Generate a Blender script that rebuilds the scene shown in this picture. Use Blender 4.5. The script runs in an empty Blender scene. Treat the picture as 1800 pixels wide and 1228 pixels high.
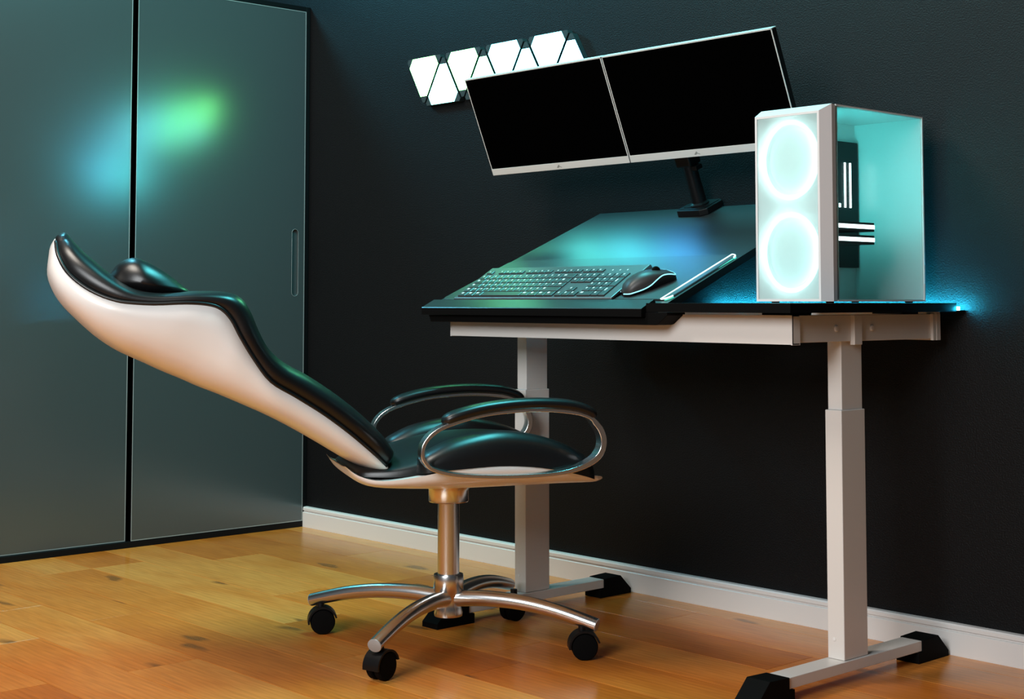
import bpy, bmesh, math, random
from mathutils import Vector, Matrix
random.seed(7)
S = bpy.context.scene
COL = S.collection

# ------------------------------------------------------------------ camera
cd = bpy.data.cameras.new('camera'); cam = bpy.data.objects.new('camera', cd); COL.objects.link(cam)
cam.location = (4.08785, -2.81375, 0.74)
cam.rotation_euler = (math.pi/2 + 0.058468, 0, 0.831325)
cd.sensor_width = 36; cd.lens = 2599.14/1800*36; cd.shift_y = -237.83/1800
cd.clip_start = 0.05
S.camera = cam

# ------------------------------------------------------------------ world, lights, exposure
w = bpy.data.worlds.new('world'); S.world = w; w.use_nodes = True
w.node_tree.nodes['Background'].inputs[0].default_value = (0.80, 0.92, 1.0, 1)
w.node_tree.nodes['Background'].inputs[1].default_value = 0.06

def area(name, loc, target, size, size_y, power, color, spread=180):
    l = bpy.data.lights.new(name, 'AREA'); l.shape = 'RECTANGLE'; l.size = size; l.size_y = size_y
    l.energy = power; l.color = color; l.spread = math.radians(spread)
    o = bpy.data.objects.new(name, l); COL.objects.link(o); o.location = loc
    o.rotation_euler = (Vector(target)-Vector(loc)).to_track_quat('-Z', 'Y').to_euler()
    return o
area('key_softbox', (3.1, -4.6, 2.2), (1.7, -0.7, 0.3), 1.8, 1.6, 150, (0.95, 0.985, 1.0))  # unseen soft key light added in front of the desk, no window modelled
area('ceiling_lamp', (1.0, -2.3, 2.9), (0.8, -1.6, 0.0), 0.9, 0.9, 64, (1.0, 0.91, 0.80))
area('teal_cove_light', (-0.45, -0.75, 2.30), (0.9, 0.1, 1.35), 0.25, 0.25, 16, (0.16, 0.75, 1.0))
area('teal_ceiling_light', (1.5, -0.40, 2.45), (1.35, -0.62, 0.0), 1.1, 0.25, 44, (0.13, 0.86, 0.92), 175)

S.view_settings.view_transform = 'Standard'; S.view_settings.look = 'None'
S.view_settings.gamma = 1.0; S.view_settings.use_curve_mapping = False
S.view_settings.exposure = 0.0

# ------------------------------------------------------------------ materials
def mat(name, col, rough=0.5, metal=0.0, spec=0.5, coat=0.0, emit=None, estr=0.0, ior=1.5):
    m = bpy.data.materials.new(name); m.use_nodes = True
    b = m.node_tree.nodes['Principled BSDF']
    b.inputs['Base Color'].default_value = (*col, 1); b.inputs['Roughness'].default_value = rough
    b.inputs['Metallic'].default_value = metal; b.inputs['Specular IOR Level'].default_value = spec
    b.inputs['Coat Weight'].default_value = coat; b.inputs['IOR'].default_value = ior
    if emit:
        b.inputs['Emission Color'].default_value = (*emit, 1); b.inputs['Emission Strength'].default_value = estr
    return m
def N(m, t, **kw):
    n = m.node_tree.nodes.new(t)
    for k, v in kw.items(): setattr(n, k, v)
    return n
def LK(m, a, b): m.node_tree.links.new(a, b)
def add_bump(m, scale, strength, dist=0.001, detail=4, stretch=None):
    b = m.node_tree.nodes['Principled BSDF']
    tc = N(m, 'ShaderNodeTexCoord'); no = N(m, 'ShaderNodeTexNoise'); bu = N(m, 'ShaderNodeBump')
    no.inputs['Scale'].default_value = scale; no.inputs['Detail'].default_value = detail
    src = tc.outputs['Object']
    if stretch:
        mp = N(m, 'ShaderNodeMapping'); mp.inputs['Scale'].default_value = stretch
        LK(m, src, mp.inputs[0]); src = mp.outputs[0]
    LK(m, src, no.inputs['Vector']); LK(m, no.outputs[0], bu.inputs['Height'])
    bu.inputs['Strength'].default_value = strength; bu.inputs['Distance'].default_value = dist
    LK(m, bu.outputs[0], b.inputs['Normal'])
    return no

M = {}
M['wall'] = mat('black_plaster', (0.0040, 0.0044, 0.0050), 0.5, spec=0.17)
add_bump(M['wall'], 300, 0.9, 0.0016, 6)
M['white_trim'] = mat('white_painted_trim', (0.72, 0.70, 0.68), 0.35)
M['black_frame'] = mat('black_lacquer', (0.003, 0.003, 0.0035), 0.5, spec=0.15)
M['door'] = mat('grey_satin_lacquer', (0.046, 0.058, 0.060), 0.22, spec=0.5, ior=1.85)
add_bump(M['door'], 60, 0.02, 0.0005)
M['door_edge'] = mat('door_aluminium_edge', (0.34, 0.36, 0.36), 0.35, 0.3)
M['white_metal'] = mat('white_powder_coat', (0.66, 0.63, 0.60), 0.42)
add_bump(M['white_metal'], 900, 0.04, 0.0003)
M['black_laminate'] = mat('black_laminate', (0.008, 0.008, 0.009), 0.37, spec=0.5, ior=1.85)
add_bump(M['black_laminate'], 300, 0.03, 0.0003, stretch=(0.15, 1, 1))
M['black_edge'] = mat('black_edge_band', (0.0025, 0.0025, 0.0025), 0.65, spec=0.06)
M['black_plastic'] = mat('black_plastic', (0.0035, 0.0035, 0.004), 0.42, spec=0.25)
M['black_rubber'] = mat('black_rubber', (0.0025, 0.0025, 0.0025), 0.7, spec=0.06)
M['leather'] = mat('black_leather', (0.003, 0.003, 0.0035), 0.36, spec=0.5)
add_bump(M['leather'], 420, 0.10, 0.0004)
M['white_shell'] = mat('white_gloss_shell', (0.78, 0.76, 0.74), 0.30, coat=0.3)
M['chrome'] = mat('brushed_chrome', (0.74, 0.74, 0.74), 0.24, 1.0)
add_bump(M['chrome'], 200, 0.03, 0.0003, stretch=(1, 1, 0.05))
M['chrome_cap'] = mat('grey_end_cap', (0.32, 0.32, 0.33), 0.4, 0.2)
M['screen'] = mat('black_screen', (0.0006, 0.0006, 0.0006), 0.5, spec=0.0)
M['silver'] = mat('silver_bezel', (0.62, 0.65, 0.64), 0.45, 0.15)
M['silver_mark'] = mat('bezel_emblem', (0.30, 0.33, 0.32), 0.35, 0.4)
M['mat_cloth'] = mat('mouse_mat_cloth', (0.014, 0.014, 0.015), 0.42, spec=0.5, ior=1.8)
M['key'] = mat('keycap_plastic', (0.016, 0.018, 0.018), 0.40, spec=0.5, ior=2.0)
M['kb_body'] = mat('keyboard_body_plastic', (0.030, 0.034, 0.034), 0.42, spec=0.5, ior=2.1)
M['kb_dark'] = mat('keyboard_underside', (0.003, 0.003, 0.003), 0.7, spec=0.1)
M['legend'] = mat('white_key_legend', (0.85, 0.88, 0.88), 0.5)
M['mouse'] = mat('mouse_shell_plastic', (0.030, 0.028, 0.028), 0.42, spec=0.4)
M['glow_white'] = mat('white_glow', (0.8, 0.9, 0.9), 0.4, emit=(0.80, 1.0, 0.95), estr=1.5)
M['glow_mint'] = mat('mint_glow', (0.1, 0.5, 0.4), 0.4, emit=(0.10, 0.80, 0.55), estr=0.5)
M['glow_sky'] = mat('sky_blue_glow', (0.3, 0.7, 0.8), 0.4, emit=(0.30, 0.82, 0.95), estr=0.9)
M['pc_white'] = mat('white_case_paint', (0.70, 0.68, 0.68), 0.40)
M['pc_inner'] = mat('case_interior_paint', (0.62, 0.68, 0.68), 0.22, spec=0.6)
M['pc_dark'] = mat('dark_circuit_board', (0.006, 0.012, 0.013), 0.5, spec=0.2)
M['fan_white'] = mat('fan_hub_plastic', (0.60, 0.80, 0.79), 0.5)
M['ring_glow'] = mat('fan_ring_glow', (1, 1, 1), 0.4, emit=(0.60, 1.0, 0.97), estr=2.1)
M['bar_glow'] = mat('white_bar_glow', (1, 1, 1), 0.4, emit=(0.85, 1.0, 1.0), estr=3.0)
M['cyan_led'] = mat('cyan_case_led', (0.1, 0.8, 0.8), 0.4, emit=(0.10, 0.82, 0.80), estr=13.0)
M['desk_led'] = mat('desk_led_strip', (0.1, 0.6, 0.8), 0.4, emit=(0.02, 0.55, 0.85), estr=420.0)
M['pl_base'] = mat('light_panel_housing', (0.010, 0.014, 0.015), 0.35)
M['pl_corner'] = mat('light_panel_corner', (0.018, 0.026, 0.026), 0.4)
def glass(name, tint, frost=0.0):
    m = bpy.data.materials.new(name); m.use_nodes = True; nt = m.node_tree
    for n in list(nt.nodes): nt.nodes.remove(n)
    out = N(m, 'ShaderNodeOutputMaterial'); mix = N(m, 'ShaderNodeMixShader')
    tr = N(m, 'ShaderNodeBsdfTransparent'); gl = N(m, 'ShaderNodeBsdfGlossy'); lw = N(m, 'ShaderNodeLayerWeight')
    mr = N(m, 'ShaderNodeMapRange'); mr.inputs[1].default_value = 0.3; mr.inputs[3].default_value = 0.02; mr.inputs[4].default_value = 0.30
    tr.inputs[0].default_value = (*tint, 1); gl.inputs['Roughness'].default_value = 0.03
    LK(m, lw.outputs['Facing'], mr.inputs[0]); LK(m, mr.outputs[0], mix.inputs[0])
    thru = tr.outputs[0]
    if frost:
        tl = N(m, 'ShaderNodeBsdfTranslucent'); tl.inputs[0].default_value = (*tint, 1); fm = N(m, 'ShaderNodeMixShader'); fm.inputs[0].default_value = frost
        LK(m, tr.outputs[0], fm.inputs[1]); LK(m, tl.outputs[0], fm.inputs[2]); thru = fm.outputs[0]
    LK(m, thru, mix.inputs[1]); LK(m, gl.outputs[0], mix.inputs[2])
    LK(m, mix.outputs[0], out.inputs[0]); return m
M['glass'] = glass('clear_case_glass', (0.95, 0.98, 0.98))
M['frosted'] = glass('frosted_front_glass', (0.97, 1.0, 1.0), 0.45)

def wood():
    m = mat('oak_plank', (0.5, 0.25, 0.06), 0.24, spec=0.5); nt = m.node_tree; b = nt.nodes['Principled BSDF']
    tc = N(m, 'ShaderNodeTexCoord'); oi = N(m, 'ShaderNodeObjectInfo')
    off = N(m, 'ShaderNodeVectorMath', operation='SCALE'); cmb = N(m, 'ShaderNodeCombineXYZ')
    LK(m, oi.outputs['Random'], cmb.inputs[0]); LK(m, oi.outputs['Random'], cmb.inputs[1]); LK(m, cmb.outputs[0], off.inputs[0])
    off.inputs['Scale'].default_value = 37.0
    add = N(m, 'ShaderNodeVectorMath', operation='ADD'); LK(m, tc.outputs['Object'], add.inputs[0]); LK(m, off.outputs[0], add.inputs[1])
    def nz(scale, st, detail, dist=0.0):
        mp = N(m, 'ShaderNodeMapping'); mp.inputs['Scale'].default_value = st; LK(m, add.outputs[0], mp.inputs[0])
        n = N(m, 'ShaderNodeTexNoise'); n.inputs['Scale'].default_value = scale; n.inputs['Detail'].default_value = detail
        n.inputs['Distortion'].default_value = dist; LK(m, mp.outputs[0], n.inputs['Vector']); return n
    broad = nz(2.2, (1, 3.0, 1), 3, 0.6); fine = nz(30, (0.35, 5.0, 1), 5, 0.3)
    # cathedral grain
    mp = N(m, 'ShaderNodeMapping'); mp.inputs['Scale'].default_value = (0.9, 9.0, 1); LK(m, add.outputs[0], mp.inputs[0])
    wv = N(m, 'ShaderNodeTexWave', wave_type='BANDS', bands_direction='Y'); wv.inputs['Scale'].default_value = 2.3
    wv.inputs['Distortion'].default_value = 7.0; wv.inputs['Detail'].default_value = 3; wv.inputs['Detail Scale'].default_value = 0.7
    LK(m, mp.outputs[0], wv.inputs['Vector'])
    r1 = N(m, 'ShaderNodeValToRGB'); e = r1.color_ramp
    e.elements[0].position = 0.0; e.elements[0].color = (0.48, 0.122, 0.012, 1)
    e.elements[1].position = 1.0; e.elements[1].color = (0.74, 0.305, 0.066, 1)
    k = e.elements.new(0.45); k.color = (0.63, 0.195, 0.027, 1)
    # tone per plank + broad noise
    mx = N(m, 'ShaderNodeMath', operation='MULTIPLY_ADD'); mx.inputs[1].default_value = 0.85
    LK(m, oi.outputs['Random'], mx.inputs[0])
    bs = N(m, 'ShaderNodeMath', operation='MULTIPLY_ADD'); bs.inputs[1].default_value = 1.0; bs.inputs[2].default_value = -0.42
    LK(m, broad.outputs[0], bs.inputs[0]); LK(m, bs.outputs[0], mx.inputs[2]); LK(m, mx.outputs[0], r1.inputs[0])
    mul = N(m, 'ShaderNodeMix', data_type='RGBA', blend_type='MULTIPLY')
    gr = N(m, 'ShaderNodeMapRange'); gr.inputs[1].default_value = 0.3; gr.inputs[2].default_value = 0.7; gr.inputs[3].default_value = 0.82; gr.inputs[4].default_value = 1.08
    LK(m, fine.outputs[0], gr.inputs[0])
    gw = N(m, 'ShaderNodeMapRange'); gw.inputs[3].default_value = 0.94; gw.inputs[4].default_value = 1.03; LK(m, wv.outputs['Fac'], gw.inputs[0])
    gm = N(m, 'ShaderNodeMath', operation='MULTIPLY'); LK(m, gr.outputs[0], gm.inputs[0]); LK(m, gw.outputs[0], gm.inputs[1])
    mul.inputs[0].default_value = 1.0; LK(m, r1.outputs[0], mul.inputs[6]); LK(m, gm.outputs[0], mul.inputs[7])
    # knots
    mp2 = N(m, 'ShaderNodeMapping'); mp2.inputs['Scale'].default_value = (2.3, 6.2, 1); LK(m, add.outputs[0], mp2.inputs[0])
    dn = N(m, 'ShaderNodeTexNoise'); dn.inputs['Scale'].default_value = 3.0; LK(m, mp2.outputs[0], dn.inputs['Vector'])
    va = N(m, 'ShaderNodeVectorMath', operation='MULTIPLY_ADD'); va.inputs[1].default_value = (0.35, 0.35, 0)
    LK(m, dn.outputs['Color'], va.inputs[0]); LK(m, mp2.outputs[0], va.inputs[2])
    vo = N(m, 'ShaderNodeTexVoronoi', voronoi_dimensions='2D'); vo.inputs['Scale'].default_value = 1.0; LK(m, va.outputs[0], vo.inputs['Vector'])
    kn = N(m, 'ShaderNodeMapRange'); kn.inputs[1].default_value = 0.05; kn.inputs[2].default_value = 0.115; kn.inputs[3].default_value = 1.0; kn.inputs[4].default_value = 0.0
    LK(m, vo.outputs['Distance'], kn.inputs[0])
    sp = N(m, 'ShaderNodeSeparateColor'); LK(m, vo.outputs['Color'], sp.inputs[0])
    th = N(m, 'ShaderNodeMath', operation='GREATER_THAN'); th.inputs[1].default_value = 0.62; LK(m, sp.outputs[0], th.inputs[0])
    km = N(m, 'ShaderNodeMath', operation='MULTIPLY'); LK(m, kn.outputs[0], km.inputs[0]); LK(m, th.outputs[0], km.inputs[1])
    ks = N(m, 'ShaderNodeMath', operation='MULTIPLY'); ks.inputs[1].default_value = 0.72; LK(m, km.outputs[0], ks.inputs[0])
    mk = N(m, 'ShaderNodeMix', data_type='RGBA'); LK(m, ks.outputs[0], mk.inputs[0]); LK(m, mul.outputs[2], mk.inputs[6])
    mk.inputs[7].default_value = (0.16, 0.060, 0.014, 1)
    LK(m, mk.outputs[2], b.inputs['Base Color'])
    bu = N(m, 'ShaderNodeBump'); bu.inputs['Strength'].default_value = 0.06; bu.inputs['Distance'].default_value = 0.0006
    LK(m, fine.outputs[0], bu.inputs['Height']); LK(m, bu.outputs[0], b.inputs['Normal'])
    return m
M['wood'] = wood()
M['subfloor'] = mat('dark_subfloor', (0.05, 0.022, 0.008), 0.8)

# ------------------------------------------------------------------ helpers
def empty(name, loc=(0, 0, 0), rot=(0, 0, 0), parent=None):
    o = bpy.data.objects.new(name, None); COL.objects.link(o); o.location = loc; o.rotation_euler = rot
    o.empty_display_size = 0.05
    if parent: o.parent = parent
    return o
def tag(o, label, cat, group=None):
    o['label'] = label; o['category'] = cat
    if group: o['group'] = group
    return o
def struct(o): o['kind'] = 'structure'; return o
def obj(name, bm, m, parent=None, smooth=False, bevel=0, seg=2, loc=None, label=None, autosmooth=None):
    me = bpy.data.meshes.new(name)
    bmesh.ops.recalc_face_normals(bm, faces=bm.faces)
    bm.to_mesh(me); bm.free()
    ms = m if isinstance(m, (list, tuple)) else [m]
    for q in ms: me.materials.append(M[q])
    if smooth:
        for p in me.polygons: p.use_smooth = True
    if autosmooth is not None:
        me.set_sharp_from_angle(angle=math.radians(autosmooth))
    o = bpy.data.objects.new(name, me); COL.objects.link(o)
    if parent: o.parent = parent
    if loc: o.location = loc
    if bevel:
        b = o.modifiers.new('bevel', 'BEVEL'); b.width = bevel; b.segments = seg; b.limit_method = 'ANGLE'
    if label: o['label'] = label
    return o
def box(bm, x0, x1, y0, y1, z0, z1):
    v = [bm.verts.new((x, y, z)) for z in (z0, z1) for y in (y0, y1) for x in (x0, x1)]
    for f in ((0, 2, 3, 1), (4, 5, 7, 6), (0, 1, 5, 4), (2, 6, 7, 3), (0, 4, 6, 2), (1, 3, 7, 5)):
        bm.faces.new([v[i] for i in f])
def boxes(*bs):
    bm = bmesh.new()
    for b in bs: box(bm, *b)
    return bm
def prism(bm, pts, axis, a, b):
    """extrude a 2-D outline along axis from a to b; outline is given in the other two axes (in xyz order)"""
    def P(p, t):
        return {'x': (t, p[0], p[1]), 'y': (p[0], t, p[1]), 'z': (p[0], p[1], t)}[axis]
    A = [bm.verts.new(P(p, a)) for p in pts]; B = [bm.verts.new(P(p, b)) for p in pts]
    bm.faces.new(A); bm.faces.new(B[::-1])
    n = len(pts)
    for i in range(n): bm.faces.new((A[i], A[(i+1) % n], B[(i+1) % n], B[i]))
def lathe(bm, prof, n=32, c=(0, 0, 0), axis='z'):
    rings = []
    for r, h in prof:
        ring = []
        for i in range(n):
            a = 2*math.pi*i/n; p = (r*math.cos(a), r*math.sin(a), h)
            if axis == 'x': p = (p[2], p[0], p[1])
            if axis == 'y': p = (p[0], p[2], p[1])
            ring.append(bm.verts.new((p[0]+c[0], p[1]+c[1], p[2]+c[2])))
        rings.append(ring)
    for a, b in zip(rings, rings[1:]):
        for i in range(n): bm.faces.new((a[i], a[(i+1) % n], b[(i+1) % n], b[i]))
    bm.faces.new(rings[0]); bm.faces.new(rings[-1])
def loft(bm, rings, closed=False):
    R = [[bm.verts.new(p) for p in r] for r in rings]; n = len(R[0])
    pairs = list(zip(R, R[1:])) + ([(R[-1], R[0])] if closed else [])
    for a, b in pairs:
        for i in range(n): bm.faces.new((a[i], a[(i+1) % n], b[(i+1) % n], b[i]))
    if not closed: bm.faces.new(R[0]); bm.faces.new(R[-1])
def crom(P, k, closed=False):
    P = [Vector(p) for p in P]; n = len(P); out = []
    rng = range(n if closed else n-1)
    for i in rng:
        g = (lambda j: P[j % n]) if closed else (lambda j: P[max(0, min(n-1, j))])
        a, b, c, d = g(i-1), g(i), g(i+1), g(i+2)
        for q in range(k):
            t = q/k
            out.append(0.5*((2*b)+(c-a)*t+(2*a-5*b+4*c-d)*t*t+(3*b-a-3*c+d)*t**3))
    if not closed: out.append(P[-1])
    return out
def sweep(bm, path, sect, up=None, closed=False, scales=None):
    """sweep a 2-D section (side, normal) along a 3-D path; 'up' keeps the section's normal axis in place"""
    n = len(path); rings = []
    for i, p in enumerate(path):
        a = path[(i-1) % n] if closed else path[max(0, i-1)]; b = path[(i+1) % n] if closed else path[min(n-1, i+1)]
        t = (b-a).normalized(); side = up.cross(t).normalized(); nn = t.cross(side).normalized()
        s = scales[i] if scales else 1.0
        sx, sy = s if isinstance(s, tuple) else (s, s)
        rings.append([p+side*(q[0]*sx)+nn*(q[1]*sy) for q in sect])
    loft(bm, rings, closed)
def ell(a, b, n=16, e=1.0):
    r = []
    for i in range(n):
        t = 2*math.pi*i/n; c, s = math.cos(t), math.sin(t)
        r.append((a*math.copysign(abs(c)**e, c), b*math.copysign(abs(s)**e, s)))
    return r

# ================================================================== SETTING
wl = struct(obj('wall_back', boxes((-0.7, 5.2, 0.0, 0.12, 0.0, 2.7)), 'wall'))
struct(obj('wall_left', boxes((-0.82, -0.7, -4.2, 0.12, 0.0, 2.7)), 'wall'))
# baseboard with moulded top
bm = bmesh.new()
prism(bm, [(0.0, 0.0), (-0.016, 0.0), (-0.016, 0.047), (-0.0145, 0.0485), (-0.010, 0.0495), (-0.010, 0.0525), (-0.0145, 0.0535), (-0.0145, 0.061), (-0.012, 0.0645), (0.0, 0.0655)], 'x', 0.0, 5.2)
struct(obj('baseboard_back', bm, 'white_trim'))
# floor: slab with planks as pieces
fl = struct(obj('floor', boxes((-0.7, 5.2, -4.2, 0.0, -0.06, -0.012)), 'subfloor'))
PW = 0.159
def plank(x0, x1, y0, y1):
    bm = bmesh.new(); g = 0.0007; c = 0.0002
    x0 += g; x1 -= g; y0 += g; y1 -= g
    cx, cy = (x0+x1)/2, (y0+y1)/2
    lo = [(x0, y0), (x1, y0), (x1, y1), (x0, y1)]
    hi = [(x0+c, y0+c), (x1-c, y0+c), (x1-c, y1-c), (x0+c, y1-c)]
    loft(bm, [[(x-cx, y-cy, -0.012) for x, y in lo], [(x-cx, y-cy, -c) for x, y in lo], [(x-cx, y-cy, 0) for x, y in hi]])
    o = obj('plank', bm, 'wood', fl); o.location = (cx, cy, 0)
rows = [(0.0, -0.084)] + [(-0.084-PW*i, -0.084-PW*(i+1)) for i in range(20)]
# plank ends read off the floor where they show
ends = {1: [0.55, 1.75, 3.05], 2: [0.95, 2.2, 3.5], 3: [0.35, 1.45, 2.75], 4: [0.9, 1.72, 2.9], 5: [0.24, 1.19, 1.824, 3.0],
        6: [0.244, 1.55, 2.8], 7: [0.86, 2.1, 3.3], 8: [0.62, 1.35, 2.5], 9: [0.95, 1.9, 3.1], 10: [1.33, 2.4]}
for i, (y1, y0) in enumerate(rows):
    xs = ends.get(i)
    if not xs:
        xs = []; x = random.uniform(0.3, 1.2)
        while x < 5.1: xs.append(x); x += random.uniform(0.9, 1.5)
    xs = [-0.7] + xs
    while xs[-1] < 4.2: xs.append(xs[-1]+random.uniform(1.0, 1.4))
    xs.append(5.2)
    for a, b in zip(xs, xs[1:]):
        if b-a > 0.05: plank(a, b, y0, y1)

# ================================================================== WARDROBE
wd = tag(empty('wardrobe', (0, 0, 0)), 'tall grey sliding-door wardrobe in a black frame against the left', 'wardrobe')
WZ, WY = 1.7217, -1.285
obj('side_panel', boxes((-0.62, 0.0, -0.0155, -0.001, 0.0, WZ)), 'black_frame', wd, bevel=0.001)
obj('side_panel', boxes((-0.62, 0.0, WY, WY+0.0155, 0.0, WZ)), 'black_frame', wd, bevel=0.001)
obj('top_panel', boxes((-0.62, 0.0, WY+0.0155, -0.0155, WZ-0.0155, WZ)), 'black_frame', wd, bevel=0.001)
obj('plinth', boxes((-0.62, 0.0, WY+0.0155, -0.0155, 0.0, 0.0185)), 'black_frame', wd, bevel=0.001)
obj('back_panel', boxes((-0.62, -0.60, WY+0.0155, -0.0155, 0.0185, WZ-0.0155)), 'black_frame', wd)
def door(y0, y1, xf, slot):
    """door leaf with a real recessed stadium grip; xf = front plane"""
    bm = bmesh.new(); z0, z1, t = 0.0195, WZ-0.0165, 0.018
    out = [bm.verts.new((xf, y, z)) for y, z in ((y0, z0), (y1, z0), (y1, z1), (y0, z1))]
    bk = [bm.verts.new((xf-t, v.co.y, v.co.z)) for v in out]
    for i in range(4): bm.faces.new((out[i], out[(i+1) % 4], bk[(i+1) % 4], bk[i]))
    bm.faces.new(bk)
    if slot:
        yc, za, zb, r = slot; pts = []
        for i in range(11): a = math.pi*i/10; pts.append((yc+r*math.cos(a), zb-r+r*math.sin(a)))
        for i in range(11): a = math.pi+math.pi*i/10; pts.append((yc+r*math.cos(a), za+r+r*math.sin(a)))
        inn = [bm.verts.new((xf, y, z)) for y, z in pts]; dp = [bm.verts.new((xf-0.009, y, z)) for y, z in pts]
        es = []
        for L in (out, inn):
            for i in range(len(L)):
                e = bm.edges.get((L[i], L[(i+1) % len(L)])) or bm.edges.new((L[i], L[(i+1) % len(L)])); es.append(e)
        bmesh.ops.triangle_fill(bm, use_beauty=True, use_dissolve=False, edges=es)
        n = len(inn)
        for i in range(n): bm.faces.new((inn[i], inn[(i+1) % n], dp[(i+1) % n], dp[i]))
        bm.faces.new(dp)
    else:
        bm.faces.new(out)
    d = obj('door', bm, 'door', wd)
    e = 0.0022
    obj('edge_trim', boxes((xf-t, xf+0.0008, y0, y0+e, z0, z1), (xf-t, xf+0.0008, y1-e, y1, z0, z1), (xf-t, xf+0.0008, y0+e, y1-e, z0, z0+e), (xf-t, xf+0.0008, y0+e, y1-e, z1-e, z1)), 'door_edge', d)
    if slot:
        yc, za, zb, r = slot
        bm = bmesh.new(); path = []
        for i in range(9): a = math.pi*i/8; path.append(Vector((xf, yc+r*math.cos(a), zb-r+r*math.sin(a))))
        for i in range(9): a = math.pi+math.pi*i/8; path.append(Vector((xf, yc+r*math.cos(a), za+r+r*math.sin(a))))
        sweep(bm, path, ell(0.0006, 0.0006, 6), Vector((1, 0, 0)), closed=True)
        obj('grip_rim', bm, 'door_edge', d, smooth=True)
    return d
door(-0.634, -0.0165, -0.0015, (-0.0535, 0.755, 0.976, 0.0125))
door(WY+0.0165, -0.6475, -0.0115, (WY+0.055, 0.755, 0.976, 0.0125))

# ================================================================== WALL LIGHT PANELS (row of eight triangles and an added lower row)
def clipmix(c, k): return tuple(v*k for v in c)
panel_emit = [((0.14, 1.0, 0.16), 22, 'faint yellow-green'), ((0.12, 0.85, 0.75), 14, 'white'), ((0.10, 1.0, 0.18), 22, 'faint yellow-green'), ((0.09, 1.0, 0.35), 18, 'faint yellow-green'),
              ((0.09, 0.80, 1.0), 14, 'faint lilac'), ((0.09, 0.85, 1.0), 14, 'white'), ((0.09, 0.80, 1.0), 14, 'white'), ((0.09, 0.55, 1.0), 14, 'white')]
TA = 0.172; TH = TA*math.sqrt(3)/2; pitch = 0.0904; px0 = 0.6297; zt, zb = 1.4755, 1.3245
def front_only(bm):
    bmesh.ops.recalc_face_normals(bm, faces=bm.faces)
    for f in bm.faces: f.material_index = 0 if f.normal.y < -0.9 else 1
    return bm
ordn = ['first', 'second', 'third', 'fourth', 'fifth', 'sixth', 'seventh', 'eighth']
extra = {8: (6, (0.08, 0.95, 0.85)), 9: (7, (0.07, 0.90, 0.95)), 10: (8, (0.07, 0.85, 1.0)), 11: (9, (0.06, 0.60, 1.0)), 12: (10, (0.05, 0.38, 1.0))}  # unseen lower panels, added to feed the wardrobe and board reflections
for i in range(13):
    low = i >= 8; col_i = extra[i][0] if low else i
    cx = px0 + pitch*col_i; dn = (col_i % 2 == 0) != low; dz = -0.151 if low else 0.0
    tri = [(-TA/2, zt), (TA/2, zt), (0, zt-TH)] if dn else [(-TA/2, zb), (0, zb+TH), (TA/2, zb)]
    tri = [(a, b+dz) for a, b in tri]
    cz = sum(p[1] for p in tri)/3
    p = tag(empty('light_panel', (cx, 0, cz)), ('%s glowing triangular wall light, %s one counted from the wardrobe, pointing %s' % (panel_emit[i][2], ordn[i], 'down' if dn else 'up')) if not low else '%s triangular wall light added in an unseen lower row, %s from the left, hidden behind the monitors' % ('cyan' if i < 11 else 'blue', ordn[i-8]), 'wall light', 'row of triangular wall lights')
    rel = [Vector((a, b-cz)) for a, b in tri]
    def cut(k, poly, s=1.0):
        r = []
        n = len(poly)
        for j in range(n):
            v = poly[j]; a = poly[(j-1) % n]; b = poly[(j+1) % n]
            r.append((v+(a-v).normalized()*k)*s); r.append((v+(b-v).normalized()*k)*s)
        return r
    bm = bmesh.new(); prism(bm, [(q.x, q.y) for q in cut(0.010, rel, 0.985)], 'y', -0.001, -0.0195); obj('housing', bm, 'pl_base', p)
    col, st = (extra[i][1], 22) if low else panel_emit[i][:2]
    key = 'panel_glow_%d' % i; M[key] = mat(key, (0.9, 0.9, 0.9), 0.5, emit=col, estr=st)
    bm = bmesh.new(); prism(bm, [(q.x, q.y) for q in cut(0.031, rel, 0.963)], 'y', -0.0196, -0.0206); obj('diffuser', front_only(bm), (key, 'pl_base'), p)
    for j in range(3):
        v = rel[j]; a = (rel[(j-1) % 3]-v).normalized(); b = (rel[(j+1) % 3]-v).normalized()
        q = [v+a*0.0305, v+a*0.010, v+b*0.010, v+b*0.0305]
        c = sum(q, Vector((0, 0)))/4; q = [(c+(t-c)*0.95)*0.985 for t in q]
        bm = bmesh.new(); prism(bm, [(t.x, t.y) for t in q], 'y', -0.0196, -0.0202); obj('corner_cap', bm, 'pl_corner', p)

# ================================================================== DESK
dk = tag(empty('standing_desk', (1.9, -0.343, 0)), 'white-framed standing desk with black top, its left half tilted up', 'desk')
def top_only(bm, nz=0.35):
    """laminate on faces that look up, plain edge band on the rest"""
    bmesh.ops.recalc_face_normals(bm, faces=bm.faces)
    for f in bm.faces: f.material_index = 0 if f.normal.z > nz else 1
    return bm
def dpart(name, bm, m, parent=None, **kw):
    o = obj(name, bm, m, None, **kw)
    pr = parent or dk
    o.parent = pr
    if pr is dk: o.matrix_parent_inverse = Matrix.Translation(-Vector(dk.location))
    return o
AL = math.atan(0.418); CA, SA = math.cos(AL), math.sin(AL)
BO = Vector((0, -0.60, 0.7225))
def tp(x, s, h): return BO + Vector((x, s*CA-h*SA, s*SA+h*CA))
# fixed top (right-hand part) with front nosing reaching left in front of the tilted board
bm = bmesh.new()
prism(bm, [(2.062, -0.600), (2.42, -0.600), (2.42, -0.030), (2.100, -0.030), (2.100, -0.592), (2.062, -0.592)], 'z', 0.7172, 0.7352)
dpart('fixed_top', top_only(bm), ('black_laminate', 'black_edge'))
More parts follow.
